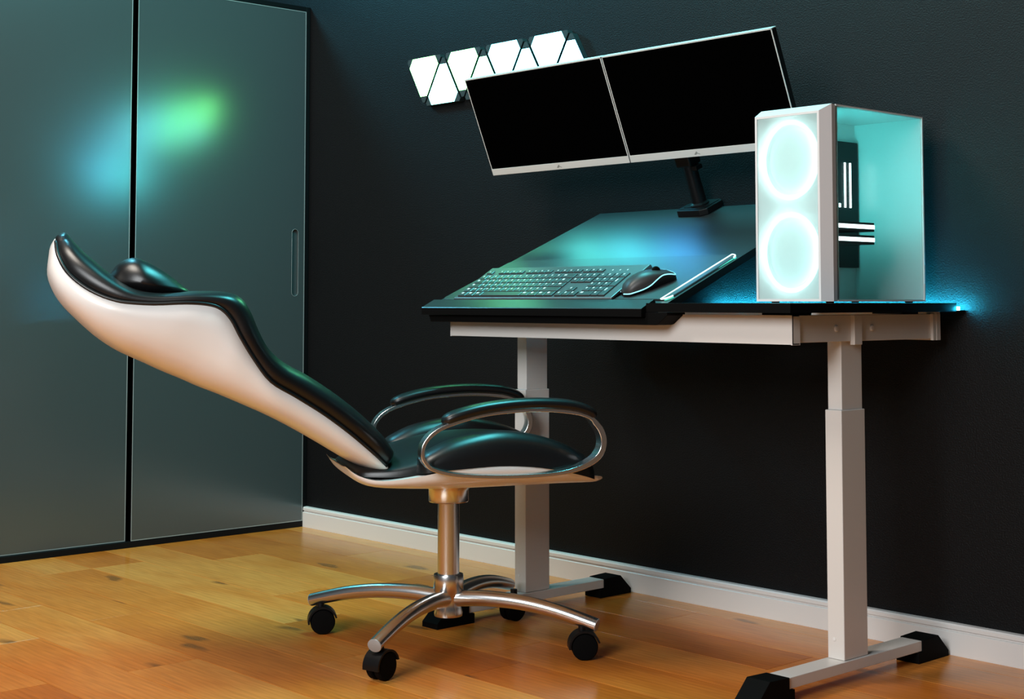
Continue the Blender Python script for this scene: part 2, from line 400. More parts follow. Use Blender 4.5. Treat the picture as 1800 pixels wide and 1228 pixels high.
# tilted board
def tbox(bm, x0, x1, s0, s1, h0, h1):
    v = [bm.verts.new(tp(x, s, h)) for h in (h0, h1) for s in (s0, s1) for x in (x0, x1)]
    for f in ((0, 2, 3, 1), (4, 5, 7, 6), (0, 1, 5, 4), (2, 6, 7, 3), (0, 4, 6, 2), (1, 3, 7, 5)): bm.faces.new([v[i] for i in f])
bm = bmesh.new(); tbox(bm, 1.358, 2.092, 0.030, 0.641, -0.016, 0.0); dpart('tilting_board', top_only(bm), ('black_laminate', 'black_edge'))
# front lip (stops things sliding off)
bm = bmesh.new()
prism(bm, [(-0.612, 0.7075), (-0.612, 0.7235), (-0.6105, 0.7250), (-0.574, 0.7425), (-0.5705, 0.7395), (-0.560, 0.7150), (-0.560, 0.7075)], 'x', 1.357, 2.060)
dpart('front_lip', top_only(bm), ('black_laminate', 'black_edge'))
bm = bmesh.new()
prism(bm, [(1.369, 0.7065), (1.376, 0.691), (2.086, 0.691), (2.094, 0.693), (2.118, 0.7105), (2.118, 0.7165), (2.060, 0.7165), (2.060, 0.7065)], 'y', -0.600, -0.545)
dpart('under_lip', bm, 'black_edge', bevel=0.001)
# frame
FX0, FX1, FY0, FY1, FZ0, FZ1 = 1.392, 2.388, -0.552, -0.042, 0.6575, 0.7125
bm = bmesh.new()
prism(bm, [(FY0, FZ0), (FY0, FZ1), (FY0+0.022, FZ1), (FY0+0.022, FZ1-0.002), (FY0+0.003, FZ1-0.002), (FY0+0.003, FZ0+0.002), (FY0+0.022, FZ0+0.002), (FY0+0.022, FZ0)], 'x', FX0, FX1)
dpart('front_beam', bm, 'white_metal')
for x0, x1 in ((FX0, FX0+0.003), (FX1-0.003, FX1)):
    dpart('beam_end_plate', boxes((x0, x1, FY0-0.0004, FY0+0.024, FZ0-0.001, FZ1)), 'white_metal')
dpart('rear_beam', boxes((FX0, FX1, FY1-0.022, FY1, FZ0, FZ1+0.0046)), 'white_metal', bevel=0.001)
dpart('side_beam', boxes((FX1-0.020, FX1-0.006, FY0+0.024, FY1-0.022, FZ0+0.003, FZ1)), 'white_metal', bevel=0.001)
dpart('side_beam', boxes((FX0+0.050, FX0+0.064, FY0+0.024, FY1-0.022, FZ0+0.003, FZ1)), 'white_metal', bevel=0.001)
dpart('end_channel', boxes((FX1-0.006, FX1+0.0015, FY1-0.016, FY1-0.002, FZ0, FZ1), (FX1-0.006, FX1+0.0005, FY1-0.028, FY1-0.018, FZ0, FZ1)), 'white_metal')
for y in (-0.50, -0.13):
    dpart('spacer_pad', boxes((2.300, 2.372, y-0.03, y+0.03, FZ1, 0.7172)), 'black_plastic')
dpart('support_pad', boxes((1.50, 1.58, -0.545, -0.30, FZ1, 0.7165)), 'black_plastic')
# unseen upright plates under the tilted board, added to block strip glow towards the wardrobe
for yp, xa, xb in ((-0.300, 1.400, 1.740), (-0.120, 1.372, 1.715)):
    zu = tp(0, (yp+0.60)/CA, 0).z - 0.016/CA
    bm = bmesh.new(); prism(bm, [(yp-0.006, FZ1), (yp+0.006, FZ1), (yp+0.006, zu+0.0020), (yp-0.006, zu-0.0030)], 'x', xa, xb)
    dpart('glow_baffle', bm, 'black_edge')
# legs and feet
LY0, LY1, LW = -0.383, -0.304, 0.0385
for lx in (2.3765, 1.4712):
    lg = dpart('leg', boxes((lx-LW, lx, LY0, LY1, 0.045, 0.5262)), 'white_metal', bevel=0.0015)
    o = dpart('inner_tube', boxes((lx-LW+0.003, lx-0.003, LY0+0.006, LY1-0.004, 0.5262, FZ1-0.004)), 'white_metal', parent=lg, bevel=0.0012)
    bm = bmesh.new(); lathe(bm, [(0.0036, 0), (0.0036, -0.0006), (0.0028, -0.0008)], 20, (lx-LW*0.60, LY0-0.0001, 0.083), 'y')
    dpart('screw_cap', bm, 'white_trim', parent=lg, smooth=True, autosmooth=40)
    ft = dpart('foot', boxes((lx-LW-0.005, lx+0.0045, -0.566, -0.120, 0.0235, 0.0445)), 'white_metal', bevel=0.0012)
    for s, ya, yb in ((1, -0.120, -0.024), (-1, -0.566, -0.662)):
        ym = yb - s*0.038
        pf = [(ya-s*0.016, 0.0), (ya-s*0.016, 0.0225), (ya, 0.0225), (ya, 0.046), (ym, 0.048), (yb, 0.012), (yb, 0.0)]
        bm = bmesh.new(); prism(bm, pf, 'x', lx-LW-0.008, lx+0.0075)
        dpart('foot_cap', bm, 'black_rubber', parent=ft, bevel=0.001)
# bracket and bolts at the right-hand leg head
for lx in (2.3765,):
    dpart('leg_bracket', boxes((FX1-0.008, FX1+0.003, -0.356, -0.330, FZ0-0.004, FZ1)), 'white_metal', bevel=0.001)
    for y in (-0.405, -0.285):
        bm = bmesh.new(); lathe(bm, [(0.0065, 0), (0.0065, 0.002), (0.005, 0.0035), (0.001, 0.0038)], 20, (FX1-0.006, y, 0.686), 'x')
        dpart('bolt', bm, 'white_metal', smooth=True, autosmooth=40)
# LED strip along the rear edge
dpart('strip_shield', boxes((1.72, 2.098, -0.060, -0.003, 0.7172, 0.7200), (2.098, 2.424, -0.0298, -0.003, 0.7172, 0.7200)), 'black_edge')  # ledge under the strip, added to stop its light falling downwards
dpart('light_strip', boxes((1.72, 2.424, -0.0298, -0.0240, 0.7202, 0.7275)), 'desk_led', label='glowing cyan light strip along the rear edge')

# ================================================================== MOUSE MAT
mm = tag(empty('mouse_mat', tp(0, 0, 0.0006), (AL, 0, 0)), 'wide black desk mat with a glowing edge on the tilted board', 'mouse mat')
def rrect(x0, x1, y0, y1, r, n=6):
    p = []
    for cx, cy, a0 in ((x1-r, y1-r, 0), (x0+r, y1-r, 90), (x0+r, y0+r, 180), (x1-r, y0+r, 270)):
        for i in range(n+1): a = math.radians(a0+90*i/n); p.append((cx+r*math.cos(a), cy+r*math.sin(a)))
    return p
bm = bmesh.new(); prism(bm, rrect(1.366, 2.084, 0.045, 0.292, 0.018), 'z', 0.0, 0.0035); obj('cloth', bm, 'mat_cloth', mm, bevel=0.0006)
pr = rrect(1.366, 2.084, 0.045, 0.292, 0.018, 8)
bm = bmesh.new(); sweep(bm, [Vector((x, y, 0.0034)) for x, y in pr if x > 2.06], ell(0.0016, 0.0016, 8), Vector((0, 0, 1)))
obj('light_edge', bm, 'glow_white', mm, smooth=True, label='white glowing piping on the right edge')
bm = bmesh.new(); sweep(bm, [Vector((x+0.004, y-0.003, 0.0012)) for x, y in pr if x > 2.07 and y < 0.285], ell(0.0012, 0.0012, 8), Vector((0, 0, 1)))
obj('light_edge', bm, 'glow_mint', mm, smooth=True, label='mint green glow along the right rim')

# ================================================================== KEYBOARD
KT = math.atan2(0.018, 0.138)
kb = tag(empty('keyboard', tp(1.4225, 0.0375, 0.0045), (AL+KT, 0, 0)), 'full-size black keyboard with white legends on the tilted desk', 'keyboard')
KW, KD = 0.512, 0.146
bm = bmesh.new()
prism(bm, [(0.0, 0.0), (0.0, 0.0035), (0.003, 0.0055), (KD-0.004, 0.0065), (KD, 0.0040), (KD, -0.010), (KD-0.02, -0.012), (0.02, 0.0)], 'x', 0.0, KW)
obj('body', bm, 'kb_body', kb, bevel=0.0015)
for x in (0.03, KW-0.07):
    obj('rear_foot', boxes((x, x+0.04, KD-0.016, KD-0.010, -0.0165, -0.009)), 'kb_dark', kb)
U, V = 0.0212, 0.0196
kx, ky = 0.010, 0.006
rowsK = []   # (row y, depth, [(x units, width units)])
def run(x, ws):
    r = []
    for q in ws: r.append((x, q)); x += q
    return r
nav, num = 15.3, 18.55
rowsK.append((0, 1, run(0, [1.25, 1.25, 1.25, 6.25, 1.25, 1.25, 1.25, 1.25]) + run(nav, [1, 1, 1]) + run(num, [2, 1])))
rowsK.append((1, 1, run(0, [1.25, 1] + [1]*10 + [2.75]) + run(nav+1, [1]) + run(num, [1, 1, 1])))
rowsK.append((2, 1, run(0, [1.75] + [1]*12 + [1.25]) + run(num, [1, 1, 1])))
rowsK.append((3, 1, run(0, [1.5] + [1]*12 + [1.5]) + run(nav, [1, 1, 1]) + run(num, [1, 1, 1])))
rowsK.append((4, 1, run(0, [1]*13 + [2]) + run(nav, [1, 1, 1]) + run(num, [1, 1, 1, 1])))
rowsK.append((5.32, 0.72, run(0, [1]) + run(2, [1]*4) + run(6.5, [1]*4) + run(11, [1]*4) + run(nav, [1, 1, 1])))
keymesh = {}
def keycap(w, d):
    k = (round(w, 4), round(d, 4))
    if k not in keymesh:
        bm = bmesh.new(); g = 0.0010; c = 0.0012; h = 0.0030
        loft(bm, [[(g, g, 0), (w-g, g, 0), (w-g, d-g, 0), (g, d-g, 0)], [(g+0.0004, g+0.0004, h-0.0006), (w-g-0.0004, g+0.0004, h-0.0006), (w-g-0.0004, d-g-0.0004, h-0.0006), (g+0.0004, d-g-0.0004, h-0.0006)],
                  [(g+c, g+c, h), (w-g-c, g+c, h), (w-g-c, d-g-c, h), (g+c, d-g-c, h)]])
        o = obj('key', bm, 'key', kb); keymesh[k] = o.data; COL.objects.unlink(o); bpy.data.objects.remove(o)
    return keymesh[k]
leg = bmesh.new()
def place_key(x, r, w, d):
    o = bpy.data.objects.new('key', keycap(w*U, d*V)); COL.objects.link(o); o.parent = kb
    y = ky + r*V; o.location = (kx+x*U, y, 0.0060)
    if w < 6:
        lw = 0.0042 if w < 1.2 else 0.008
        lx = kx+x*U+0.0045+random.uniform(0, 0.001); ly = y+d*V*0.52; z = 0.0060+0.00315
        k = random.choice((1, 2, 3))
        for q in range(k):
            a = lx + q*lw/k
            vs = [leg.verts.new(t) for t in ((a, ly, z), (a+lw/k*0.75, ly, z), (a+lw/k*0.75+0.0006, ly+d*V*0.26, z), (a+0.0006, ly+d*V*0.26, z))]
            leg.faces.new(vs)
for r, d, ks in rowsK:
    for x, wd_ in ks: place_key(x, r, wd_, d)
place_key(num+3, 0, 1, 2); place_key(num+3, 2, 1, 2)
for q in range(3):
    a = kx+(num+0.7+q*1.05)*U; y = ky+5.75*V
    vs = [leg.verts.new(t) for t in ((a, y, 0.00665), (a+0.0026, y, 0.00665), (a+0.0032, y+0.004, 0.00665), (a+0.0006, y+0.004, 0.00665))]; leg.faces.new(vs)
o = obj('key_legends', leg, 'legend', kb); o['kind'] = 'stuff'

# ================================================================== MOUSE
ms = tag(empty('computer_mouse', tp(1.978, 0.112, 0.0042), (AL, 0, 0)), 'black computer mouse with a sky-blue light line beside the keyboard', 'mouse')
yaw = math.radians(-34)
Rm = Matrix.Rotation(yaw, 3, 'Z')
ML = 0.118
st = []
for i in range(13):
    t = i/12; y = (t-0.5)*ML
    wdt = 0.031*(0.55+0.45*math.sin(math.pi*min(1, max(0, (t*0.9+0.10))))**0.7) if 0 < t < 1 else 0.012
    if t > 0.5: wdt *= 1-0.10*math.sin((t-0.5)*2*math.pi)
    top = 0.008+0.028*max(0, math.sin(math.pi*(t**0.85)))**0.75
    if t > 0.55: top = max(top, 0.030-0.030*(t-0.55))*(1 if t < 0.97 else 0.72)
    st.append((y, wdt, top))
def mline(t):   # height of the light line along the length
    return 0.006 + 0.017/(1+math.exp(-(t-0.58)*11))
rings = []; rings2 = []; lineL = []; lineR = []
for i, (y, a, top) in enumerate(st):
    t = i/12; hl = min(mline(t), top*0.85)
    up = []
    for j in range(13):
        th = math.pi*j/12
        up.append(Rm @ Vector((a*math.copysign(abs(math.cos(th))**0.75, math.cos(th)), y, hl+(top-hl)*abs(math.sin(th))**0.8)))
    rings.append(up)
    rings2.append([Rm @ Vector((sx*a*f, y, z)) for sx, f, z in ((1, 0.86, 0.0), (1, 0.98, hl*0.5), (1, 0.985, hl), (-1, 0.985, hl), (-1, 0.98, hl*0.5), (-1, 0.86, 0.0))])
    lineR.append(Rm @ Vector((a*1.0, y, hl))); lineL.append(Rm @ Vector((-a*1.0, y, hl)))
bm = bmesh.new(); loft(bm, rings); o = obj('shell', bm, 'mouse', ms, smooth=True, autosmooth=50)
bm = bmesh.new(); loft(bm, rings2); obj('base', bm, 'black_plastic', ms, smooth=True, autosmooth=50)
bm = bmesh.new(); sweep(bm, crom(lineR+lineL[::-1], 3), ell(0.0013, 0.0013, 8), Vector((0, 0, 1))); obj('light_line', bm, 'glow_sky', ms, smooth=True)
bm = bmesh.new(); lathe(bm, [(0.006, -0.0035), (0.009, -0.0025), (0.009, 0.0025), (0.006, 0.0035)], 20, (0, 0, 0), 'x')
o = obj('scroll_wheel', bm, 'black_rubber', ms, smooth=True); o.location = Rm @ Vector((0, ML*0.20, 0.0285)); o.rotation_euler = (0, 0, yaw)

# ================================================================== MONITOR ARM
ar = tag(empty('monitor_stand', tp(1.728, 0.616, 0.0004), (AL, 0, 0)), 'black monitor stand clamped to the rear of the tilted board', 'monitor stand')
bm = bmesh.new()
prism(bm, [(-0.050, -0.028), (-0.044, -0.040), (0.030, -0.044), (0.046, -0.030), (0.046, 0.030), (0.030, 0.042), (-0.030, 0.038), (-0.050, 0.010)], 'z', 0.0, 0.0155)
obj('base_clamp', bm, 'black_plastic', ar, bevel=0.0018)
obj('base_cover', boxes((-0.042, 0.040, -0.034, -0.026, 0.0155, 0.0168), (-0.036, 0.038, -0.020, 0.030, 0.0155, 0.0172)), 'black_plastic', ar, bevel=0.001)
bm = bmesh.new(); lathe(bm, [(0.024, 0.0155), (0.024, 0.020), (0.0185, 0.024), (0.0175, 0.110), (0.0185, 0.112), (0.0185, 0.30)], 28)
obj('pole', bm, 'black_plastic', ar, smooth=True, autosmooth=35)
obj('height_collar', boxes((-0.024, 0.022, -0.022, 0.022, 0.118, 0.160)), 'black_plastic', ar, bevel=0.004)
for q in ((-0.036, -0.022, -0.006, 0.006, 0.138, 0.144), (0.014, 0.030, -0.012, 0.012, 0.106, 0.1178), (0.0225, 0.034, -0.010, 0.010, 0.142, 0.158)):
    obj('clamp_lever', boxes(q), 'black_plastic', ar, bevel=0.0015)
obj('cross_bar', boxes((-0.34, 0.18, -0.034, -0.022, 0.278, 0.312)), 'black_plastic', ar, bevel=0.003)

# ================================================================== MONITORS
def monitor(x0, x1, label, mark_x):
    w = x1-x0; h = 0.268
    m = tag(empty('monitor', (x0, -0.1802, 1.0758), (AL, 0, 0)), label, 'monitor', 'pair of monitors')
    obj('housing', boxes((0.0, w, 0.0012, 0.017, 0.0, h), (w*0.12, w*0.88, 0.017, 0.034, h*0.12, h*0.88)), 'black_plastic', m, bevel=0.001)
    obj('screen', boxes((0.0024, w-0.0024, 0.0, 0.0012, 0.0178, h-0.0022)), 'screen', m)
    obj('bottom_bezel', boxes((0.0, w, -0.0014, 0.0012, 0.0, 0.0178)), 'silver', m, bevel=0.0006)
    obj('side_trim', boxes((0.0, 0.0024, -0.0005, 0.0012, 0.0178, h)), 'silver', m)
    obj('side_trim', boxes((w-0.0024, w, -0.0005, 0.0012, 0.0178, h)), 'silver', m)
    obj('top_trim', boxes((0.0, w, -0.0005, 0.0170, h-0.0022, h+0.0008)), 'silver', m)
    bm = bmesh.new(); c = mark_x-x0
    prism(bm, [(c-0.009, 0.0055), (c-0.002, 0.0125), (c+0.001, 0.0125), (c+0.001, 0.0095), (c+0.009, 0.006), (c+0.009, 0.0045), (c, 0.0078), (c-0.004, 0.0048)], 'y', -0.0019, -0.0013)
    obj('emblem', bm, 'silver_mark', m)
    obj('mounting_plate', boxes((w*0.42, w*0.58, 0.034, 0.0393, h*0.36, h*0.60)), 'black_plastic', m)
    return m
monitor(1.1275, 1.6285, 'left of two tilted monitors, black screen with silver lower bezel', 1.385)
monitor(1.6320, 2.1395, 'right of two tilted monitors, black screen partly behind the white computer', 1.845)

# ================================================================== COMPUTER TOWER
pc = tag(empty('computer_tower', (2.277, -0.235, 0.7356)), 'white computer tower with glowing cyan fans and glass side on the desk', 'computer')
OX, OY, OZ = 2.277, -0.235, 0.7356
def P(x0, x1, y0, y1, z0, z1): return (x0-OX, x1-OX, y0-OY, y1-OY, z0-OZ, z1-OZ)
PX0, PX1, PY0, PY1, PZ0, PZ1 = 2.190, 2.364, -0.408, -0.058, 0.7385, 1.130
T = 0.004; FY = -0.385     # front frame occupies PY0..FY
obj('left_panel', boxes(P(PX0, PX0+T, FY, PY1, PZ0, PZ1)), 'pc_inner', pc)
obj('rear_panel', boxes(P(PX0+T, PX1-0.004, PY1-T, PY1, PZ0+T, PZ1-T)), 'pc_inner', pc)
obj('top_panel', boxes(P(PX0+T, PX1-0.004, FY, PY1, PZ1-T, PZ1)), 'pc_inner', pc)
obj('bottom_panel', boxes(P(PX0+T, PX1-0.004, FY, PY1, PZ0, PZ0+T)), 'pc_inner', pc)
obj('divider', boxes(P(PX0+T, PX1-0.006, -0.362, -0.358, PZ0+T, PZ1-T)), 'pc_inner', pc)
# bevelled front frame ring
def ringv(x0, x1, z0, z1, y): return [(x0-OX, y-OY, z0-OZ), (x1-OX, y-OY, z0-OZ), (x1-OX, y-OY, z1-OZ), (x0-OX, y-OY, z1-OZ)]
bm = bmesh.new()
R = [ringv(PX0+0.0015, PX1-0.0015, PZ0, PZ1-0.001, FY+0.014), ringv(PX0, PX1, PZ0, PZ1, FY), ringv(PX0+0.001, PX1-0.014, PZ0, PZ1-0.014, PY0), ringv(PX0+0.006, PX1-0.019, PZ0+0.005, PZ1-0.019, PY0), ringv(PX0+0.006, PX1-0.019, PZ0+0.005, PZ1-0.019, FY+0.014)]
RR = [[bm.verts.new(p) for p in r] for r in R]
for a, b in zip(RR, RR[1:]+RR[:1]):
    for i in range(4): bm.faces.new((a[i], a[(i+1) % 4], b[(i+1) % 4], b[i]))
obj('front_frame', bm, 'pc_white', pc)
obj('front_backing', boxes(P(PX0+0.002, PX1-0.006, FY+0.0145, FY+0.0170, PZ0+0.002, PZ1-0.004)), 'pc_inner', pc)
obj('front_glass', boxes(P(PX0+0.006, PX1-0.019, PY0+0.001, PY0+0.003, PZ0+0.005, PZ1-0.019)), 'frosted', pc)
FC = (PX0+0.006 + PX1-0.019)/2
for z in (1.0235, 0.8365):
    f = empty('fan', (FC-OX, (PY0+0.012)-OY, z-OZ), parent=pc)
    bm = bmesh.new()
    pth = [Vector((0.066*math.cos(2*math.pi*i/48), 0, 0.066*math.sin(2*math.pi*i/48)*1.16)) for i in range(48)]
    sweep(bm, pth, ell(0.0042, 0.0042, 8), Vector((0, 1, 0)), closed=True); obj('light_ring', bm, 'ring_glow', f, smooth=True)
    bm = bmesh.new(); lathe(bm, [(0.058, 0.0105), (0.058, 0.0090), (0.050, 0.0070), (0.030, 0.0060), (0.006, 0.0056)], 40, (0, 0, 0), 'y')
    for v in bm.verts: v.co.z *= 1.14
    obj('fan_cover', bm, 'fan_white', f, smooth=True, autosmooth=60)
obj('side_glass', boxes(P(PX1-0.0035, PX1-0.0005, FY+0.0145, PY1, PZ0+0.001, PZ1-0.001)), 'glass', pc)
obj('glass_frame', boxes(P(PX1-0.004, PX1, FY+0.0145, PY1, PZ0, PZ0+0.003), P(PX1-0.004, PX1, FY+0.0145, PY1, PZ1-0.003, PZ1), P(PX1-0.004, PX1, PY1-0.003, PY1, PZ0+0.003, PZ1-0.003)), 'pc_white', pc)
obj('motherboard', boxes(P(PX0+T, PX0+T+0.012, -0.345, -0.068, 0.812, 1.086)), 'pc_dark', pc, bevel=0.001)
for y, h in ((-0.118, 0.098), (-0.0985, 0.098), (-0.158, 0.0085), (-0.138, 0.0085)):
    obj('memory_stick', boxes(P(PX0+T+0.012, PX0+T+0.0145, y-0.0020, y+0.0020, 0.942, 0.942+h)), 'bar_glow', pc, label='white glowing memory stick')
gz = 0.9005
g = empty('graphics_card', (0, 0, 0), parent=pc)
for a, b in ((0.0, 0.0183), (0.0264, 0.0450)):
    hh = b-a
    obj('card_half', boxes(P(2.215, 2.334, -0.357, -0.199, gz-b, gz-a)), 'pc_dark', g)
    obj('light_stripe', boxes(P(2.334, 2.3352, -0.357, -0.199, gz-a-0.0130, gz-a-0.0048)), 'bar_glow', g, label='white glowing stripe')
obj('light_bar', boxes(P(PX0+0.03, PX1-0.03, -0.3575, -0.3535, 0.90, 1.08), P(PX1-0.02, PX1-0.014, -0.3575, -0.3535, 0.80, 1.05)), 'cyan_led', pc, label='cyan glowing strip behind the front')
for x in (PX0+0.02, PX1-0.02):
    for y in (-0.37, -0.09):
        bm = bmesh.new(); lathe(bm, [(0.008, 0.0), (0.008, PZ0-OZ+0.0002)], 16, (x-OX, y-OY, 0.0)); obj('rubber_foot', bm, 'black_rubber', pc)

# ================================================================== CHAIR
YAW = math.atan2(0.895, 0.4497)     # local +x = forward, +y = the far (left) side
chp = tag(empty('office_chair', (1.61, -0.739, 0), (0, 0, YAW)), 'reclined black leather office chair with a white shell and chrome base', 'office chair')
seam = [(-0.169, 0.406), (-0.199, 0.434), (-0.25, 0.477), (-0.304, 0.517), (-0.361, 0.553), (-0.41, 0.583), (-0.444, 0.627), (-0.47, 0.669), (-0.488, 0.703), (-0.508, 0.724), (-0.533, 0.733), (-0.574, 0.736), (-0.631, 0.734), (-0.675, 0.736), (-0.703, 0.74), (-0.735, 0.751), (-0.768, 0.77), (-0.797, 0.797), (-0.814, 0.829), (-0.819, 0.856)]
WB = [.17, .185, .2, .21, .22, .23, .235, .24, .24, .24, .24, .24, .235, .23, .225, .215, .2, .18, .15, .11]
backp = [(-0.158, 0.384), (-0.182, 0.386), (-0.232, 0.408), (-0.285, 0.440), (-0.344, 0.475), (-0.40, 0.505), (-0.45, 0.528), (-0.50, 0.550), (-0.54, 0.566), (-0.575, 0.582), (-0.61, 0.597), (-0.65, 0.616), (-0.70, 0.640), (-0.735, 0.663), (-0.76, 0.684), (-0.785, 0.708), (-0.806, 0.730), (-0.823, 0.755), (-0.836, 0.790), (-0.834, 0.832)]
crest = [(-0.148, 0.440), (-0.172, 0.470), (-0.212, 0.508), (-0.262, 0.548), (-0.320, 0.587), (-0.372, 0.616), (-0.405, 0.645), (-0.425, 0.680), (-0.442, 0.720), (-0.460, 0.746), (-0.490, 0.758), (-0.545, 0.760), (-0.615, 0.757), (-0.662, 0.764), (-0.694, 0.780), (-0.722, 0.800), (-0.745, 0.820), (-0.766, 0.838), (-0.782, 0.855), (-0.792, 0.866)]
K = 4
SE = crom([(a, 0, b) for a, b in seam], K); BK = crom([(a, 0, b) for a, b in backp], K); CR = crom([(a, 0, b) for a, b in crest], K)
WW = [v.x for v in crom([(q, 0, 0) for q in WB], K)]
def back_rings(inner, outer, wsc, e1, e2, n, close_off):
    rings = []
    for s, o, wv in zip(inner, outer, WW):
        r = []
        for j in range(n+1):
            th = math.pi*j/n; c, sn = math.cos(th), math.sin(th)
            lat = wv*wsc*math.copysign(abs(c)**e1, c); d = abs(sn)**e2
            p = s+(o-s)*d; r.append(Vector((p.x, lat, p.z)))
        # close just on the other side of the seam
        for j in range(1, 6):
            f = 1-2*j/6; p = s+(o-s)*close_off; r.append(Vector((p.x, wv*wsc*f*-1, p.z)))
        rings.append(r)
    # rounded ends
    def cap(r0, r1, sgn):
        c = sum(r0, Vector())/len(r0); d = (c-sum(r1, Vector())/len(r1)).normalized()
        ext = 0.016; out = []
        for a in (0.35, 0.7, 0.92, 1.0):
            sc = math.sqrt(max(0.0, 1-a*a))*0.92+0.08 if a < 1 else 0.05
            out.append([c+(p-c)*sc+d*ext*a for p in r0])
        return out
    return cap(rings[0], rings[1], -1)[::-1] + rings + cap(rings[-1], rings[-2], 1)
bm = bmesh.new(); loft(bm, back_rings(SE, BK, 1.0, 0.62, 0.62, 22, 0.06)); obj('backrest_shell', bm, 'white_shell', chp, smooth=True)
bm = bmesh.new(); loft(bm, back_rings(SE, CR, 0.992, 0.55, 0.42, 22, -0.05)); obj('backrest_cushion', bm, 'leather', chp, smooth=True)
# piping on the seam
for sg in (-1, 1):
    bm = bmesh.new(); pth = [Vector((s.x, sg*wv*0.998, s.z)) for s, wv in zip(SE, WW)]
    sweep(bm, pth, ell(0.0035, 0.0035, 8), Vector((0, 1, 0.001))); obj('seam_piping', bm, 'leather', chp, smooth=True)
# head pillow: a bolster across the backrest
bm = bmesh.new(); prof = [(-0.715, 0.772), (-0.712, 0.797), (-0.696, 0.817), (-0.673, 0.826), (-0.648, 0.820), (-0.61, 0.799), (-0.575, 0.772), (-0.556, 0.752), (-0.60, 0.742), (-0.66, 0.745)]
prof = crom([(a, 0, b) for a, b in prof], 3, True); cc = sum(prof, Vector())/len(prof); rings = []
for j in range(17):
    t = -1+2*j/16; sc = max(0.04, (1-abs(t)**5.5))**0.5
    rings.append([Vector((cc.x+(p.x-cc.x)*sc, t*0.185, cc.z-0.010*(1-sc)+(p.z-cc.z)*sc)) for p in prof])
loft(bm, rings); obj('head_pillow', bm, 'leather', chp, smooth=True)

# seat shell (pan)
panb = [(-0.240, 0.392), (-0.226, 0.373), (-0.192, 0.359), (-0.100, 0.352), (-0.02, 0.349), (0.09, 0.350), (0.20, 0.353), (0.262, 0.355), (0.282, 0.357), (0.2885, 0.3625)]
panr = [(-0.247, 0.403), (-0.226, 0.388), (-0.182, 0.380), (-0.100, 0.391), (-0.02, 0.409), (0.078, 0.413), (0.175, 0.398), (0.250, 0.380), (0.281, 0.374), (0.2890, 0.3685)]
panw = [0.13, 0.175, 0.205, 0.228, 0.236, 0.238, 0.232, 0.220, 0.195, 0.180]
PB = crom([(a, 0, b) for a, b in panb], 4); PR = crom([(a, 0, b) for a, b in panr], 4); PWd = [v.x for v in crom([(q, 0, 0) for q in panw], 4)]
rings = []
for b, r, wv in zip(PB, PR, PWd):
    q = []
    for j in range(21):
        th = math.pi*j/20; c, sn = math.cos(th), math.sin(th)
        lat = wv*math.copysign(abs(c)**0.55, c); d = abs(sn)**0.8; p = r+(b-r)*d
        q.append(Vector((p.x, lat, p.z)))
    for j in range(1, 6):
        f = 1-2*j/6; q.append(Vector((r.x, -wv*f, r.z-0.004)))
    rings.append(q)
bm = bmesh.new(); loft(bm, rings); obj('seat_shell', bm, 'white_shell', chp, smooth=True, autosmooth=60)
# seat cushion centre pad
sec = [(-0.225, 0.388, 0.395, 0.14), (-0.21, 0.384, 0.403, 0.16), (-0.15, 0.384, 0.412, 0.185), (-0.08, 0.389, 0.432, 0.195), (0.0, 0.398, 0.449, 0.195), (0.09, 0.402, 0.453, 0.195), (0.17, 0.394, 0.445, 0.195), (0.225, 0.384, 0.425, 0.19), (0.255, 0.375, 0.405, 0.18), (0.268, 0.372, 0.388, 0.16)]
A = crom([(a, 0, b) for a, b, c, d in sec], 4); B = crom([(a, 0, c) for a, b, c, d in sec], 4); D = [v.x for v in crom([(d, 0, 0) for a, b, c, d in sec], 4)]
rings = []
for a, b, d in zip(A, B, D):
    q = []
    for j in range(21):
        th = math.pi*j/20; c, sn = math.cos(th), math.sin(th)
        q.append(Vector((a.x, d*math.copysign(abs(c)**0.5, c), a.z+(b.z-a.z)*abs(sn)**0.5)))
    rings.append(q)
bm = bmesh.new(); loft(bm, rings); obj('seat_cushion', bm, 'leather', chp, smooth=True, autosmooth=60)
# side bolsters
bol = [(-0.112, 0.392, 0.398), (-0.104, 0.394, 0.424), (-0.080, 0.398, 0.440), (-0.034, 0.402, 0.459), (0.05, 0.406, 0.474), (0.123, 0.402, 0.467), (0.184, 0.392, 0.450), (0.232, 0.380, 0.427), (0.256, 0.372, 0.402), (0.262, 0.370, 0.380)]
A = crom([(a, 0, b) for a, b, c in bol], 4); B = crom([(a, 0, c) for a, b, c in bol], 4)
for sg in (-1, 1):
    rings = []; n = len(A)
    for i, (a, b) in enumerate(zip(A, B)):
        f = i/(n-1); hw = 0.052*max(0.12, 1-abs(2*f-1)**5); q = []
        for j in range(17):
            th = math.pi*j/16; c, sn = math.cos(th), math.sin(th)
            q.append(Vector((a.x, sg*0.187+hw*math.copysign(abs(c)**0.7, c), a.z+(b.z-a.z)*abs(sn)**0.7)))
        rings.append(q)
    bm = bmesh.new(); loft(bm, rings); obj('seat_bolster', bm, 'leather', chp, smooth=True, autosmooth=60)
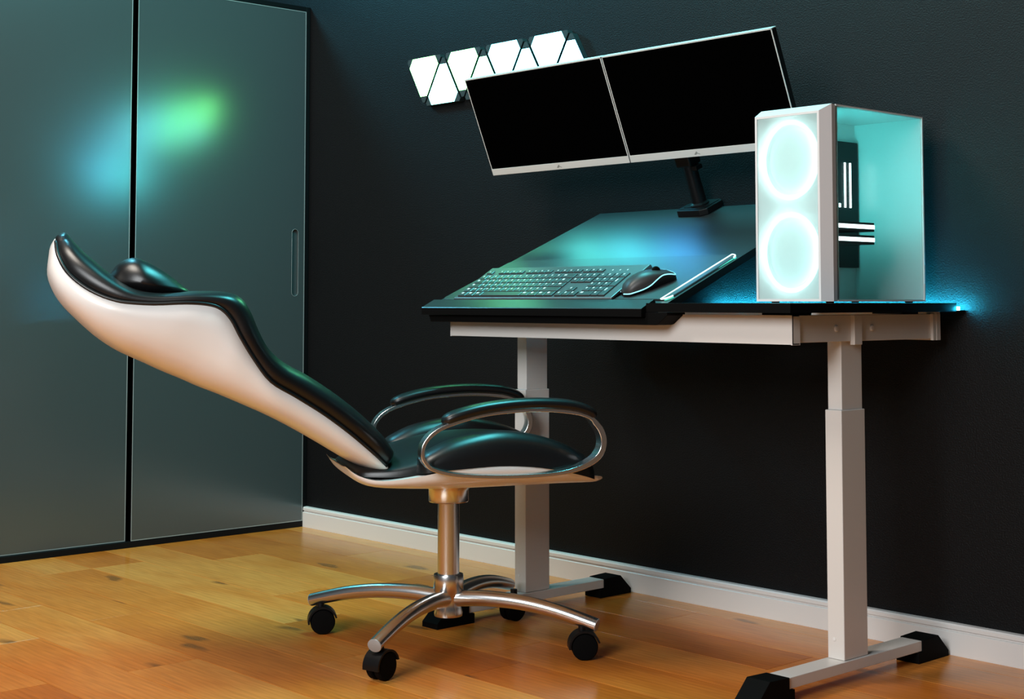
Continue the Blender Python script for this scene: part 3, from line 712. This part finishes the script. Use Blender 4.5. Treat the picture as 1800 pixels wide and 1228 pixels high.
# armrests
loop = [(-0.122, 0.436), (-0.118, 0.460), (-0.098, 0.482), (-0.063, 0.499), (0.007, 0.517), (0.09, 0.524), (0.162, 0.522), (0.222, 0.512), (0.252, 0.488), (0.264, 0.459), (0.258, 0.430), (0.234, 0.408), (0.186, 0.392), (0.114, 0.386), (0.031, 0.386), (-0.051, 0.392), (-0.097, 0.404), (-0.115, 0.419)]
padp = [(-0.076, 0.4985), (-0.05, 0.511), (0.013, 0.5255), (0.095, 0.5325), (0.175, 0.5295), (0.222, 0.518), (0.243, 0.503)]
for sg in (-1, 1):
    c = Vector((0.07, 0, 0.455)); pts = crom([(a, 0, b) for a, b in loop], 5, True)
    pts = [Vector((p.x, sg*0.265, p.z)) for p in pts]
    outl = []
    bm = bmesh.new(); n = len(pts); rings = []
    for i, p in enumerate(pts):
        t = (pts[(i+1) % n]-pts[(i-1) % n]).normalized(); nr = Vector((t.z, 0, -t.x))
        if nr.dot(c-p) < 0: nr = -nr
        th = 0.0075 + 0.005*max(0, (p.x-0.15)/0.11)*(1 if p.z < 0.50 else 0.4)
        hw = 0.017
        rings.append([p+Vector((0, -hw, 0)), p+Vector((0, hw, 0)), p+nr*th+Vector((0, hw, 0)), p+nr*th+Vector((0, -hw, 0))])
    loft(bm, rings, True); fr = obj('armrest_frame', bm, 'chrome', chp, bevel=0.0012, seg=2, smooth=True, autosmooth=40)
    pp = crom([(a, sg*0.265, b) for a, b in padp], 5); m = len(pp); sc = []
    for i in range(m):
        f = i/(m-1); e = max(0.08, 1-abs(2*f-1)**7)**0.5; sc.append(e)
    bm = bmesh.new(); sweep(bm, pp, ell(0.026, 0.0120, 18, 0.8), Vector((0, 0, 1)), scales=sc)
    obj('armrest_pad', bm, 'leather', fr, smooth=True)
# column, collar, hub
bm = bmesh.new(); lathe(bm, [(0.050, 0.352), (0.046, 0.337), (0.0435, 0.333), (0.0435, 0.309), (0.042, 0.307), (0.025, 0.307)], 40); obj('column_collar', bm, 'chrome', chp, smooth=True, autosmooth=35)
bm = bmesh.new(); lathe(bm, [(0.0235, 0.3072), (0.0235, 0.150)], 36); obj('gas_column', bm, 'chrome', chp, smooth=True, autosmooth=35)
bm = bmesh.new(); lathe(bm, [(0.026, 0.153), (0.0315, 0.1525), (0.0325, 0.150), (0.0325, 0.118), (0.0285, 0.112), (0.0265, 0.100), (0.0275, 0.082), (0.031, 0.070), (0.030, 0.064), (0.015, 0.063)], 40); obj('hub', bm, 'chrome', chp, smooth=True, autosmooth=35)
obj('tilt_mechanism', boxes((-0.055, 0.065, -0.045, 0.045, 0.343, 0.352)), 'chrome', chp, bevel=0.003)
# four-star base
base_w = math.radians(25.0)
for k, (cw) in enumerate(((math.radians(-122)), math.radians(-78), math.radians(-128), math.radians(92))):
    ang = base_w + math.radians((180, 270, 0, 90)[k])       # world angle of this arm
    a = ang - YAW
    d = Vector((math.cos(a), math.sin(a), 0))
    pth = crom([d*0.020+Vector((0, 0, 0.102)), d*0.09+Vector((0, 0, 0.107)), d*0.17+Vector((0, 0, 0.1045)), d*0.25+Vector((0, 0, 0.093)), d*0.338+Vector((0, 0, 0.0715))], 6)
    n = len(pth); sc = [(1.05-0.13*i/(n-1), 1.15-0.27*i/(n-1)) for i in range(n)]
    bm = bmesh.new(); sweep(bm, pth, ell(0.0165, 0.0155, 20), Vector((0, 0, 1)), scales=sc)
    arm = obj('base_arm', bm, 'chrome', chp, smooth=True, autosmooth=50)
    tdir = (pth[-1]-pth[-2]).normalized()
    bm = bmesh.new(); s0 = Vector((0, 0, 1)).cross(tdir).normalized(); n0 = tdir.cross(s0)
    rg = []
    for off, f in ((0.0, 0.97), (0.0012, 0.97), (0.0016, 0.90)):
        rg.append([pth[-1]+tdir*off+s0*(q[0]*sc[-1][0]*f)+n0*(q[1]*sc[-1][1]*f) for q in ell(0.0165, 0.0155, 20)])
    loft(bm, rg); obj('end_cap', bm, 'chrome_cap', arm, smooth=True, autosmooth=40)
    # caster
    cpos = d*0.310
    if k == 3: cpos += Vector((math.cos(-0.2-YAW), math.sin(-0.2-YAW), 0))*0.037      # swung clear of the desk foot
    ca = cw - YAW
    c = empty('caster', (cpos.x, cpos.y, 0.0), (0, 0, ca), parent=chp)
    bm = bmesh.new(); WR = 0.0275
    for y0, y1 in ((0.003, 0.019), (-0.003, -0.019)):
        sgn = 1 if y1 > y0 else -1
        lathe(bm, [(WR*0.93, y0), (WR, y0+sgn*0.0025), (WR, y1-sgn*0.004), (WR*0.92, y1-sgn*0.001), (WR*0.55, y1), (WR*0.2, y1)], 32, (0.0, 0, WR), 'y')
    obj('wheel', bm, 'black_rubber', c, smooth=True, autosmooth=35)
    bm = bmesh.new(); ro, ri = WR+0.0055, WR+0.0015; hwid = 0.020; rr = []
    for i in range(15):
        th = math.radians(-8+ 172*i/14); cs, sn = math.cos(th), math.sin(th)
        rr.append([Vector((cs*r, y, WR+sn*r)) for r, y in ((ri, -hwid), (ro, -hwid), (ro, hwid), (ri, hwid))])
    loft(bm, rr); obj('hood', bm, 'black_plastic', c, smooth=True, autosmooth=40)
    bm = bmesh.new(); lathe(bm, [(0.008, 2*WR+0.003), (0.008, 0.0705)], 16, (0.004, 0, 0)); obj('stem', bm, 'black_plastic', c, smooth=True, autosmooth=40)

bpy.context.view_layer.update()
